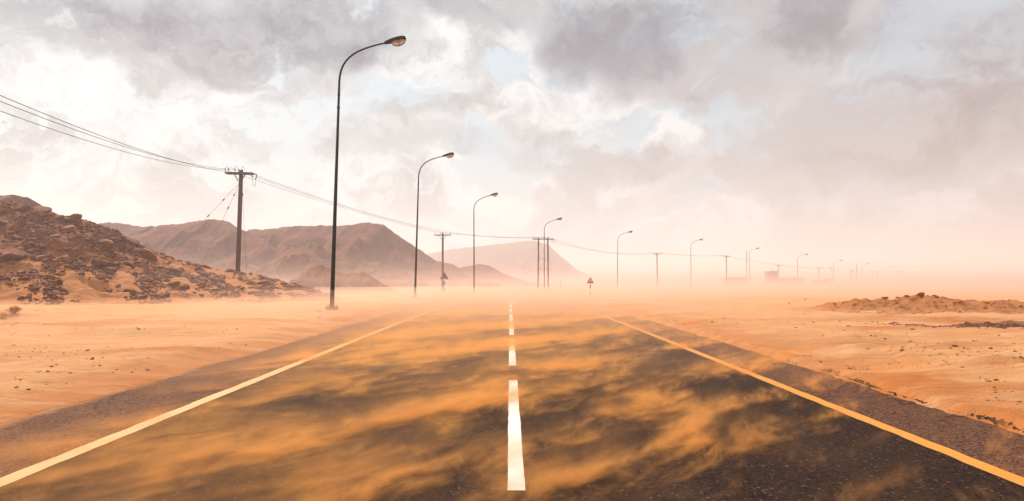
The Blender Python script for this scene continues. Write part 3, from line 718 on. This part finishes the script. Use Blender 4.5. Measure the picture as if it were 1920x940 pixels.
guy(r1, P1, (-.12, 0, H - 1.1), 322, 479, 58.5, (.24, .47)); guy(r1, P1, (-.08, -.1, H - 1.2), 377, 500, 57.5, (.14, .30)); guy(r1, P1, (.12, 0, H - 1.1), 462, 516, 63.0, (.12,))
OFF = (-1.05, -.2, 1.05)
def att(loc, yaw, z): POLES.append(arm_pts(loc, yaw, OFF, z))
# incoming wires run past the camera on the left
POLES.append([Vector((-15.0 - 0.9, -8, 9.95)), Vector((-15.0, -8, 10.05)), Vector((-15.0 + .9, -8, 9.85))])
POLES.append([Vector((P1[0] - 1.15, 59.8, p1z + H + .02)), Vector((P1[0] - .35, 59.8, p1z + H + .04)), Vector((P1[0] + 1.35, 59.8, p1z + H - .4))])
proto = None
SINGLE = [(830, 436, 557, 97.0, 'utility pole behind the warning sign seen from the back'), (1232, 474, 539, 186.0, 'utility pole right of the fifth lamp, carrying a small crossarm'), (1362, 479, 536, 213.0, 'utility pole left of the thin radio mast'),
          (1459, 496, 543, 255.0, 'utility pole at the right side of the tower-like building'), (1535, 502, 540, 300.0, 'utility pole rising from the dark shed'), (1596, 507, 540, 340.0, 'pale utility pole left of the second thin mast'), (1645, 508, 540, 375.0, 'pale utility pole left of the distant double pole'),
          (1701, 517, 540, 430.0, 'faint utility pole right of the distant double pole'), (1711, 518, 540, 450.0, 'fainter utility pole, second right of the distant double pole'), (1719, 519, 540, 470.0, 'faintest utility pole, third right of the distant double pole')]
def place_single(px, top, bot, Y, label):
    global proto
    X = float(lat(px, Y)); zt = float(ht(top, Y)); zb_ = zt - 9.0
    if proto is None: proto = single_pole(); o = proto
    else: o = copy_tree(proto)
    o.location = (X, Y, zt - 9.0 - .1); o.rotation_euler = (0, 0, rad(-6 if Y < 120 else 4))
    if Y > 95: o.scale = (1.1, 1.1, 1.0)
    tag(o, label, 'utility pole', WG); return (X, Y, zt)
def double_pole(px, top, Y, gap, label, guys):
    X = float(lat(px, Y)); zt = float(ht(top, Y)); Hh = 9.4
    r = empty('double_utility_pole', (X, Y, zt - Hh)); tag(r, label, 'utility pole')
    for s in (-1, 1):
        m = MB(); m.tube([(s * gap / 2 + s * .07, 0, -.8), (s * gap / 2, 0, Hh)], [.17, .13], 12); m.build('pole', M_wood, r, True)
    m = MB(); m.box((0, -.18, Hh - .3), (gap + 2.1, .12, .17)); m.tube([(gap / 2 + 1.0, -.18, Hh - .3), (gap / 2 + 1.25, -.18, Hh - .55)], .04, 6); m.build('crossarm', M_wood, r)
    for z in (Hh - 3.75, Hh - 5.55):
        m = MB(); m.box((0, -.16, z), (gap + .35, .05, .07)); m.build('strut', M_iron, r)
    m = MB(); m.tube([(-gap / 2, -.1, Hh - .8), (gap / 2, -.1, Hh - 3.7)], .014, 4); m.tube([(gap / 2, -.1, Hh - .8), (-gap / 2, -.1, Hh - 3.7)], .014, 4); m.tube([(-gap / 2, -.1, Hh - 5.6), (gap / 2, -.1, Hh - 3.8)], .014, 4); m.build('brace', M_iron, r)
    for x in (-gap / 2 - .95, -gap / 2 - .6, 0, .25): insulator(r, x, -.18, Hh - .2, .38)
    m = MB(); m.tube(bez((gap / 2 + .8, -.18, Hh - .4), (gap / 2 + .7, -.18, Hh - 1.4), (gap / 2 + 1.3, -.18, Hh - 1.3), (gap / 2 + 1.22, -.18, Hh - .6), 9), .014, 5); m.build('jumper_wire', M_wire, r)
    if guys:
        for e in guys:
            m = MB(); m.tube([(e[0], 0, Hh - .6), e[1]], .014, 4); m.build('guy_wire', M_wire, r)
    return (X, Y, zt)
l = place_single(*SINGLE[0]); att(l, 0, .05)
l = double_pole(1018.5, 445.5, 122.0, 1.65, 'double wooden utility pole with rungs behind the fourth lamp', [(-.8, (-5.5, 4, .3)), (-.8, (-3.3, 3, .3)), (.8, (2.2, 6, .2))]); att(l, 0, .05)
for s_ in SINGLE[1:7]: l = place_single(*s_); att(l, 0, .05)
l = double_pole(1688, 508, 400.0, 1.9, 'distant double utility pole fading into the dust', None); att(l, 0, .05)
for s_ in SINGLE[7:]: l = place_single(*s_); att(l, 0, .05)
SAG = [2.25, .35, .25, 1.35, .55, .6, .5, .5, .4, .4, .3, .2, .2]
WL = ['lowest of the three power lines crossing the sky at left', 'middle of the three power lines crossing the sky at left', 'highest of the three power lines crossing the sky at left']
for k in range(3):
    m = MB()
    for i in range(len(POLES) - 1):
        a, b_ = POLES[i][k], POLES[i + 1][k]; n_ = 28 if i < 4 else 10
        sg = SAG[i] + (0.1 * k if 0 < i < 4 else 0)
        m.tube([a.lerp(b_, t) - Vector((0, 0, 4 * sg * t * (1 - t))) for t in np.linspace(0, 1, n_)], .014 if i < 3 else .016, 5)
    o = m.build('power_line', M_wire); tag(o, WL[k], 'power line', 'power lines on the utility poles')

# ------------------------------------------------------------------ signs and posts
def tri(sz, d, y):
    h = sz * .866; pts = []
    c = [(0, h), (-sz / 2, 0), (sz / 2, 0)]
    m = MB(); V = []
    # rounded corners
    for i in range(3):
        p = Vector((*c[i], 0)); a = (Vector((*c[i - 1], 0)) - p).normalized(); b = (Vector((*c[(i + 1) % 3], 0)) - p).normalized(); q = sz * .07
        for t in np.linspace(0, 1, 4): V.append(p + a * q * (1 - t) ** 2 + b * q * t ** 2)
    P = [Vector((v.x, y - d / 2, v.y)) for v in V] + [Vector((v.x, y + d / 2, v.y)) for v in V]; n = len(V)
    m.add(P, [tuple(range(n)), tuple(range(2 * n - 1, n - 1, -1))] + [(i, i + n, (i + 1) % n + n, (i + 1) % n) for i in range(n)]); return m
def sign(px, topy, Y, sz, front, label, gz):
    X = float(lat(px, Y)); zt = float(ht(topy, Y)); zb_ = gz; root = empty('warning_sign', (X, Y, zb_)); tag(root, label, 'road sign')
    Hs = zt - zb_ - sz * .866; yf = -.05 if front else .05
    def shift(m, dz): m.v = [(v[0], v[1], v[2] + dz) for v in m.v]; return m
    nb = 7; hgt = (Hs + sz * .5) / nb
    for k in range(nb):
        m = MB(); m.tube([(0, 0, k * hgt - (.4 if k == 0 else 0)), (0, 0, (k + 1) * hgt - .003)], .045, 10); o = m.build('post_band', M_signb if k % 2 == 0 else M_signw, root, True); o['label'] = 'dark post band' if k % 2 == 0 else 'white post band'
    if front:
        shift(tri(sz, .012, yf), Hs).build('sign_plate', M_red, root)
        inner = tri(sz * .64, .006, yf - .012); shift(inner, Hs + sz * .115).build('sign_face', M_signw, root)
        m = MB(); w_ = sz * .30; prof = [(-w_ / 2, 0), (-w_ * .42, .05 * sz), (-w_ * .2, .11 * sz), (0, .13 * sz), (w_ * .2, .11 * sz), (w_ * .42, .05 * sz), (w_ / 2, 0)]
        n = len(prof); z0 = Hs + sz * .15; m.add([(x, yf - .020, z + z0) for x, z in prof] + [(x, yf - .0155, z + z0) for x, z in prof], [tuple(range(n)), tuple(range(2 * n - 1, n - 1, -1))] + [(i, i + n, (i + 1) % n + n, (i + 1) % n) for i in range(n)]); m.build('hump_symbol', M_signb, root)
    else:
        shift(tri(sz, .012, yf), Hs).build('sign_plate', M_back, root)
        for z in (.18, .48):
            m = MB(); m.box((0, yf - .02, Hs + sz * z), (.30, .02, .04)); m.build('bracket', M_iron, root)
sign(1106.5, 519.5, 55.0, .58, True, 'red and white triangular road hump warning sign on striped post', -0.30)
sign(833, 509.5, 63.0, .80, False, 'triangular road sign seen from behind on a black and white striped post', -0.33)
for (px, y0, y1, Y, lab) in [(1051, 528, 541, 90.0, 'thin bare post in the dust left of the warning sign'), (1478.5, 568, 581, 38.0, 'short thin marker post in the blowing sand, left of the soil bank'), (1508.5, 559, 576, 44.0, 'thin marker post nearer the soil bank than its twin')]:
    X = float(lat(px, Y)); zt = float(ht(y0, Y)); zb_ = float(base_z(Y)) - .1; r = empty('marker_post', (X, Y, zb_)); tag(r, lab, 'post')
    m = MB(); m.tube([(0, 0, 0), (0, 0, zt - zb_)], [.03, .026], 8); m.build('post', M_iron, r, True)
    m = MB(); m.lathe([(.032, -.06), (.036, -.03), (.02, .01)], 8, (0, 0, zt - zb_)); m.build('cap', M_signb, r)

# ------------------------------------------------------------------ far buildings, masts, flag, car
def wall_box(px0, px1, ytop, Y, depth, name, mat, label, windows=(), parapet=True, door=None):
    x0, x1 = float(lat(px0, Y)), float(lat(px1, Y)); zt = float(ht(ytop, Y)); zb_ = float(base_z(Y)) - .3
    r = empty(name, ((x0 + x1) / 2, Y, zb_)); tag(r, label, 'building'); wd = x1 - x0; hh_ = zt - zb_
    m = MB(); m.box((0, depth / 2, hh_ / 2), (wd, depth, hh_)); m.build('wall', mat, r)
    if parapet:
        m = MB(); m.box((0, depth / 2, hh_ + .06), (wd + .16, depth + .16, .12)); m.build('roof', mat, r)
    for (fx, fz, ww, wh) in windows:
        m = MB(); m.box((fx * wd, -.02, fz * hh_), (ww + .16, .06, wh + .16)); fr = m.build('window', mat, r)
        m = MB(); m.box((fx * wd, -.055, fz * hh_), (ww, .02, wh)); m.build('pane', M_glass, fr)
    return r, wd, hh_
wall_box(1366, 1401, 521, 270, 7, 'low_building', M_wall, 'pale low flat-roofed building beside the thin radio mast', [(-.25, .5, 1.0, .9), (.2, .5, 1.0, .9)])
r, wd, hh_ = wall_box(1440.5, 1458, 509.5, 272, 4, 'tower_building', M_wall, 'tall narrow pale building with one dark window', [(-.04, .52, .9, 1.7)])
for (x, h_) in ((.1, .5), (.7, .35)):
    m = MB(); m.box((x, 1.2, hh_ + .12 + h_ / 2), (.35, .35, h_)); m.build('roof_tank', M_wall, r)
wall_box(1458.6, 1508, 521.5, 274, 8, 'long_building', M_wall, 'long low pale building joined to the narrow tall one', [(-.3, .45, 1.1, .9), (0, .45, 1.1, .9), (.3, .45, 1.1, .9)])
r, wd, hh_ = wall_box(1534.5, 1552, 527, 240, 4, 'shed', M_wall2, 'dark reddish shed at the foot of a hazy utility pole', [(.27, .62, .5, 1.0)])
wall_box(1552.6, 1563, 524.5, 262, 5, 'annex_building', M_wall, 'pale narrow building just right of the dark shed', [(0, .6, .6, .6)])
wall_box(1909, 1990, 528, 300, 10, 'block_building', M_wall2, 'hazy block building cut by the right edge of the picture', [(-.2, .5, 1.2, 1.0), (.2, .5, 1.2, 1.0)])
def mast(px, top, Y, label):
    X = float(lat(px, Y)); zt = float(ht(top, Y)); zb_ = float(base_z(Y)) - .3; r = empty('radio_mast', (X, Y, zb_)); tag(r, label, 'mast'); hh_ = zt - zb_; wd = .28
    m = MB()
    for k in range(3):
        a = 2.094 * k; m.tube([(math.cos(a) * wd, math.sin(a) * wd, 0), (math.cos(a) * wd * .55, math.sin(a) * wd * .55, hh_)], .04, 5)
    m.build('mast_leg', M_iron, r); m = MB(); n_ = int(hh_ / .9)
    for i in range(n_):
        for k in range(3):
            a, b_ = 2.094 * k, 2.094 * (k + 1); f0 = 1 - .45 * i / n_; f1 = 1 - .45 * (i + 1) / n_
            m.tube([(math.cos(a) * wd * f0, math.sin(a) * wd * f0, hh_ * i / n_), (math.cos(b_) * wd * f1, math.sin(b_) * wd * f1, hh_ * (i + 1) / n_)], .022, 3)
    m.build('lattice', M_iron, r)
mast(1400, 470, 285, 'thin hazy radio mast left of the seventh lamp'); mast(1606, 495, 330, 'second faint radio mast left of a pale lamp')
X = float(lat(1558.5, 250)); zb_ = float(base_z(250)) - .2; zt = float(ht(501, 250)); r = empty('flagpole', (X, 250, zb_)); tag(r, 'hazy flagpole with a drooping red flag beside the shed', 'flagpole')
m = MB(); m.tube([(0, 0, 0), (0, 0, zt - zb_ + .1)], [.05, .03], 8); m.build('pole', M_iron, r)
fu = np.linspace(0, 1, 9); fv = np.linspace(0, 1, 6); U, V_ = np.meshgrid(fu, fv)
fx_ = -.75 * U + 0.0 * V_; fz_ = (zt - zb_) - .45 * (1 - U) - .75 * V_ - .1 + .3 * U; fyy = .1 * np.sin(U * 7 + V_ * 2)
fm = np.stack([fx_ + .45 * V_, fyy, fz_], -1); o = link('flag', grid_mesh('flag', fm), M_flag, r, True); o.modifiers.new('thickness', 'SOLIDIFY').thickness = .015
# car driving towards us in the dust
Y = 160.0; X = float(lat(1487, Y)); car = empty('car', (X, Y, float(ht(551.5, Y))), (0, 0, rad(-12))); tag(car, 'pale car half hidden in the dust before the long building', 'car')
def loft(secs):
    m = MB(); n = len(secs[0]); V = [p for s in secs for p in s]; Fc = [(i * n + k, i * n + (k + 1) % n, (i + 1) * n + (k + 1) % n, (i + 1) * n + k) for i in range(len(secs) - 1) for k in range(n)]
    Fc += [tuple(range(n - 1, -1, -1)), tuple((len(secs) - 1) * n + k for k in range(n))]; m.add(V, Fc); return m
def sec(y, w_, z0, z1, r=.12): return [(-w_, y, z0 + r), (-w_ + r, y, z0), (w_ - r, y, z0), (w_, y, z0 + r), (w_, y, z1 - r), (w_ - r, y, z1), (-w_ + r, y, z1), (-w_, y, z1 - r)]
loft([sec(-2.3, .70, .38, .72), sec(-2.2, .82, .30, .80), (sec(-1.2, .88, .26, .98)), sec(.9, .88, .26, 1.0), sec(2.1, .84, .28, .98), sec(2.3, .74, .36, .8)]).build('body', M_car, car, True)
loft([sec(-1.2, .80, .96, 1.02, .02), sec(-.5, .68, .97, 1.46, .08), sec(1.0, .68, .97, 1.48, .08), sec(1.9, .78, .96, 1.04, .02)]).build('cabin', M_glass, car, True)
m = MB(); m.box((0, .25, 1.485), (1.24, 1.5, .05)); m.build('roof', M_car, car)
for sx in (-1, 1):
    for sy in (-1.4, 1.4):
        m = MB(); m.tube([(sx * .68, sy, .32), (sx * .89, sy, .32)], .32, 16); wh = m.build('wheel', M_tyre, car); m = MB(); m.tube([(sx * .86, sy, .32), (sx * .90, sy, .32)], .19, 12); m.build('rim', M_iron, wh)
    m = MB(); m.box((sx * .58, -2.25, .66), (.28, .1, .12)); m.build('headlight', M_signw, car)

# ------------------------------------------------------------------ dust and haze
def vol_mat(name, color, density, aniso=0.35):
    m = bpy.data.materials.new(name); m.use_nodes = True; t = NT(m.node_tree); t.n.clear()
    v = t.node('ShaderNodeVolumePrincipled'); o = t.node('ShaderNodeOutputMaterial'); t.l.new(v.outputs[0], o.inputs['Volume'])
    t.put(v.inputs['Color'], color); v.inputs['Density'].default_value = density; v.inputs['Anisotropy'].default_value = aniso
    return m, t, v
def slab(name, x0, x1, y0, y1, depth, top, mat, label, step=12):
    """closed sheet of air that follows the fall of the ground"""
    yy = sorted(set([y0, y1] + [float(v) for v in np.arange(math.ceil(y0 / step) * step, min(y1, 300), step) if y0 < v < y1]))
    m = MB(); secs = [[(x0, y, float(base_z(y)) - depth), (x1, y, float(base_z(y)) - depth), (x1, y, float(base_z(y)) + top), (x0, y, float(base_z(y)) + top)] for y in yy]
    V = [p for s in secs for p in s]; Fc = [(i * 4 + k, (i + 1) * 4 + k, (i + 1) * 4 + (k + 1) % 4, i * 4 + (k + 1) % 4) for i in range(len(secs) - 1) for k in range(4)]
    Fc += [(0, 1, 2, 3), tuple((len(secs) - 1) * 4 + k for k in (3, 2, 1, 0))]; m.add(V, Fc)
    o = m.build(name, mat); bm = bmesh.new(); bm.from_mesh(o.data); bmesh.ops.recalc_face_normals(bm, faces=bm.faces); bm.to_mesh(o.data); bm.free()
    return tag(o, label, kind='stuff')
DUST = (0.97, 0.585, 0.36); DUST2 = (0.95, 0.665, 0.53); DUST3 = (0.91, 0.685, 0.61)
#        top,  x from, y from, density, colour
LAYERS = [(0.40, -1500, 1500, 9.0, 2300, 0.029, DUST), (0.75, -13, 10, 14.0, 60, 0.022, DUST), (1.05, -13, 10.6, 22.0, 60.6, 0.017, DUST2), (0.75, -1500, 1500, 61, 2300, 0.014, DUST), (1.05, -1500, 1500, 61.6, 2300, 0.010, DUST2),
          (2.1, -1500, 1500, 43.0, 2300, 0.0046, DUST2), (3.0, -1500, 1500, 52.0, 2300, 0.0024, DUST2), (4.6, -1500, 1500, 62.4, 2300, 0.0018, DUST3), (7.5, -1500, 1500, 75.0, 2300, 0.0008, DUST3)]
HOW = ['up to ankle height over the whole plain', 'up to knee height along the near road', 'up to waist height along the near road', 'up to knee height over the far plain', 'up to waist height over the far plain', 'up to head height', 'up to door height', 'up to roof height', 'up to eaves height']
for i, (top, xa, xb, ya, yb, den_, col) in enumerate(LAYERS):
    slab('dust', xa + i * .7, xb - i * .7, ya, yb - i * .3, 0.8 + .06 * i, top, vol_mat('dust_air', col, den_)[0], 'layer of sand dust hanging ' + HOW[i])
# thick streaks of sand racing over the road
m_w, t, v = vol_mat('blown_sand', (0.985, 0.47, 0.14), 0.0)
p = objpos(t); x, y, z = t.sep(p)
wp = t.vm('SUBTRACT', t.noise(t.vm('MULTIPLY', p, (0.8, 0.8, 1.5)), 1.0, 4, 0.62, color=True), (0.5, 0.5, 0.5))
pw = t.vm('ADD', p, t.vm('MULTIPLY', wp, (0.8, 0.8, 0.0))); xw, yw, _ = t.sep(pw)
CU, SU = 0.62, 0.785
def uv(a, b): return t.m('ADD', t.m('MULTIPLY', a, CU), t.m('MULTIPLY', b, SU)), t.m('SUBTRACT', t.m('MULTIPLY', b, CU), t.m('MULTIPLY', a, SU))
u, vv = uv(x, y); uw, vw = uv(xw, yw)
q = t.com(t.m('MULTIPLY', u, 0.27), t.m('MULTIPLY', vv, 0.95), t.m('MULTIPLY', z, 1.2))
n1 = t.noise(t.vm('ADD', q, (3.1, 0.7, 0.0)), 1.0, 5, 0.62, 0.7)
q2 = t.com(t.m('MULTIPLY', u, 1.5), t.m('MULTIPLY', vv, 3.6), t.m('MULTIPLY', z, 4.0))
n2 = t.noise(q2, 1.0, 5, 0.66, 0.6)
def streak(x0, y0, x1, y1, wd, st):
    cu, cv = CU * (x0 + x1) / 2 + SU * (y0 + y1) / 2, CU * (y0 + y1) / 2 - SU * (x0 + x1) / 2
    L = 0.5 * math.hypot(x1 - x0, y1 - y0) * 1.25
    d = t.vm('LENGTH', t.com(t.m('MULTIPLY', t.m('SUBTRACT', uw, cu), 1 / L), t.m('MULTIPLY', t.m('SUBTRACT', vw, cv), 1 / wd), 0.0), out=1)
    return t.rng(d, 0.0, 1.25, st, 0.0)
STREAKS = [(-1.5, 4.1, -.3, 5.8, .20, .9), (-.2, 4.2, 1.2, 5.9, .42, .8), (1.0, 5.7, 2.2, 6.9, .30, .9), (-3.0, 4.7, -1.4, 7.3, .45, .6), (-1.7, 7.0, .3, 8.4, .55, .55),
           (.9, 7.0, 2.1, 8.8, .55, .75), (-2.6, 11.4, 3.6, 19.4, .95, .8), (-6, 9.5, -1.5, 15.5, 1.0, .6), (-.5, 8.8, 1.8, 12.2, .5, .45), (1.8, 6.8, 3.9, 9.7, .32, .5), (2.5, 9.6, 5.2, 13.0, .55, .55), (-5, 15, 5, 28, 1.6, .5), (2.6, 6.2, 3.3, 7.0, .2, .3)]
GAPS = [(2.4, 5.0, 4.0, 7.2, .75, .5), (1.9, 9.6, 2.9, 11.4, .65, .45), (2.1, 6.9, 3.1, 8.3, .3, .3), (-1.0, 4.8, 0.2, 6.4, .25, .2), (-2.2, 8.7, 0.2, 11.7, .5, .2), (4.0, 5.5, 5.2, 9, .6, .3)]
add = None
for s_ in STREAKS: add = streak(*s_) if add is None else t.m('MAXIMUM', add, streak(*s_))
sub = None
for s_ in GAPS: sub = streak(*s_) if sub is None else t.m('ADD', sub, streak(*s_))
lft = t.rng(x, -5.0, 4.5, -0.005, -0.07, smooth=False)
n3 = t.noise(t.com(t.m('MULTIPLY', uw, 0.30), t.m('MULTIPLY', vw, 2.5), t.m('MULTIPLY', z, 2.0)), 1.0, 4, 0.6, 0.4)
fil = t.m('SUBTRACT', 1.0, t.m('ABSOLUTE', t.m('MULTIPLY', t.m('SUBTRACT', n3, 0.5), 7.0)), clamp=True)
thin = t.m('MINIMUM', t.m('DIVIDE', 9.5, t.m('MAXIMUM', y, 1.0)), 1.0)
veil_amt = t.rng(t.m('ADD', x, t.m('MULTIPLY', y, -0.25)), -3.5, 2.6, 0.035, 0.008)
lump = t.m('ADD', t.m('MULTIPLY', t.m('SUBTRACT', n2, 0.5), 0.9), t.m('MULTIPLY', t.m('SUBTRACT', fil, 0.35), 0.24))
raw = t.m('ADD', t.m('ADD', t.m('ADD', n1, lft), lump), t.m('SUBTRACT', t.m('MULTIPLY', add, 0.30), t.m('MULTIPLY', sub, 0.45)))
wisp = t.rng(raw, 0.49, 0.98, smooth=False)
wisp = t.m('MULTIPLY', t.m('ADD', t.m('POWER', wisp, 1.9), t.m('MULTIPLY', t.rng(t.m('ADD', n1, t.m('ADD', t.m('MULTIPLY', lump, 0.35), lft)), 0.32, 0.62), veil_amt)), t.m('MULTIPLY', t.rng(x, -5.0, -2.6), t.rng(x, 8.5, 4.5)))
fall = t.m('POWER', 2.718, t.m('MULTIPLY', t.m('MAXIMUM', z, 0.0), -14.0))
t.put(v.inputs['Density'], t.m('MULTIPLY', t.m('MULTIPLY', wisp, fall), t.m('MULTIPLY', thin, 15.0)))
m_w.cycles.volume_step_rate = 0.10
m = MB(); m.box((0, 17.25, .0), (26, 30.5, .76)); tag(m.build('dust', m_w), 'orange streaks of sand racing across the road', kind='stuff')
# the air of the whole place
m_h, t, v = vol_mat('haze_air', (0.90, 0.84, 0.815), 0.0012, 0.3)
m = MB(); m.box((0, 1290, 28), (5700, 2860, 64)); tag(m.build('haze', m_h), 'pale dusty air over the whole plain', kind='stuff')
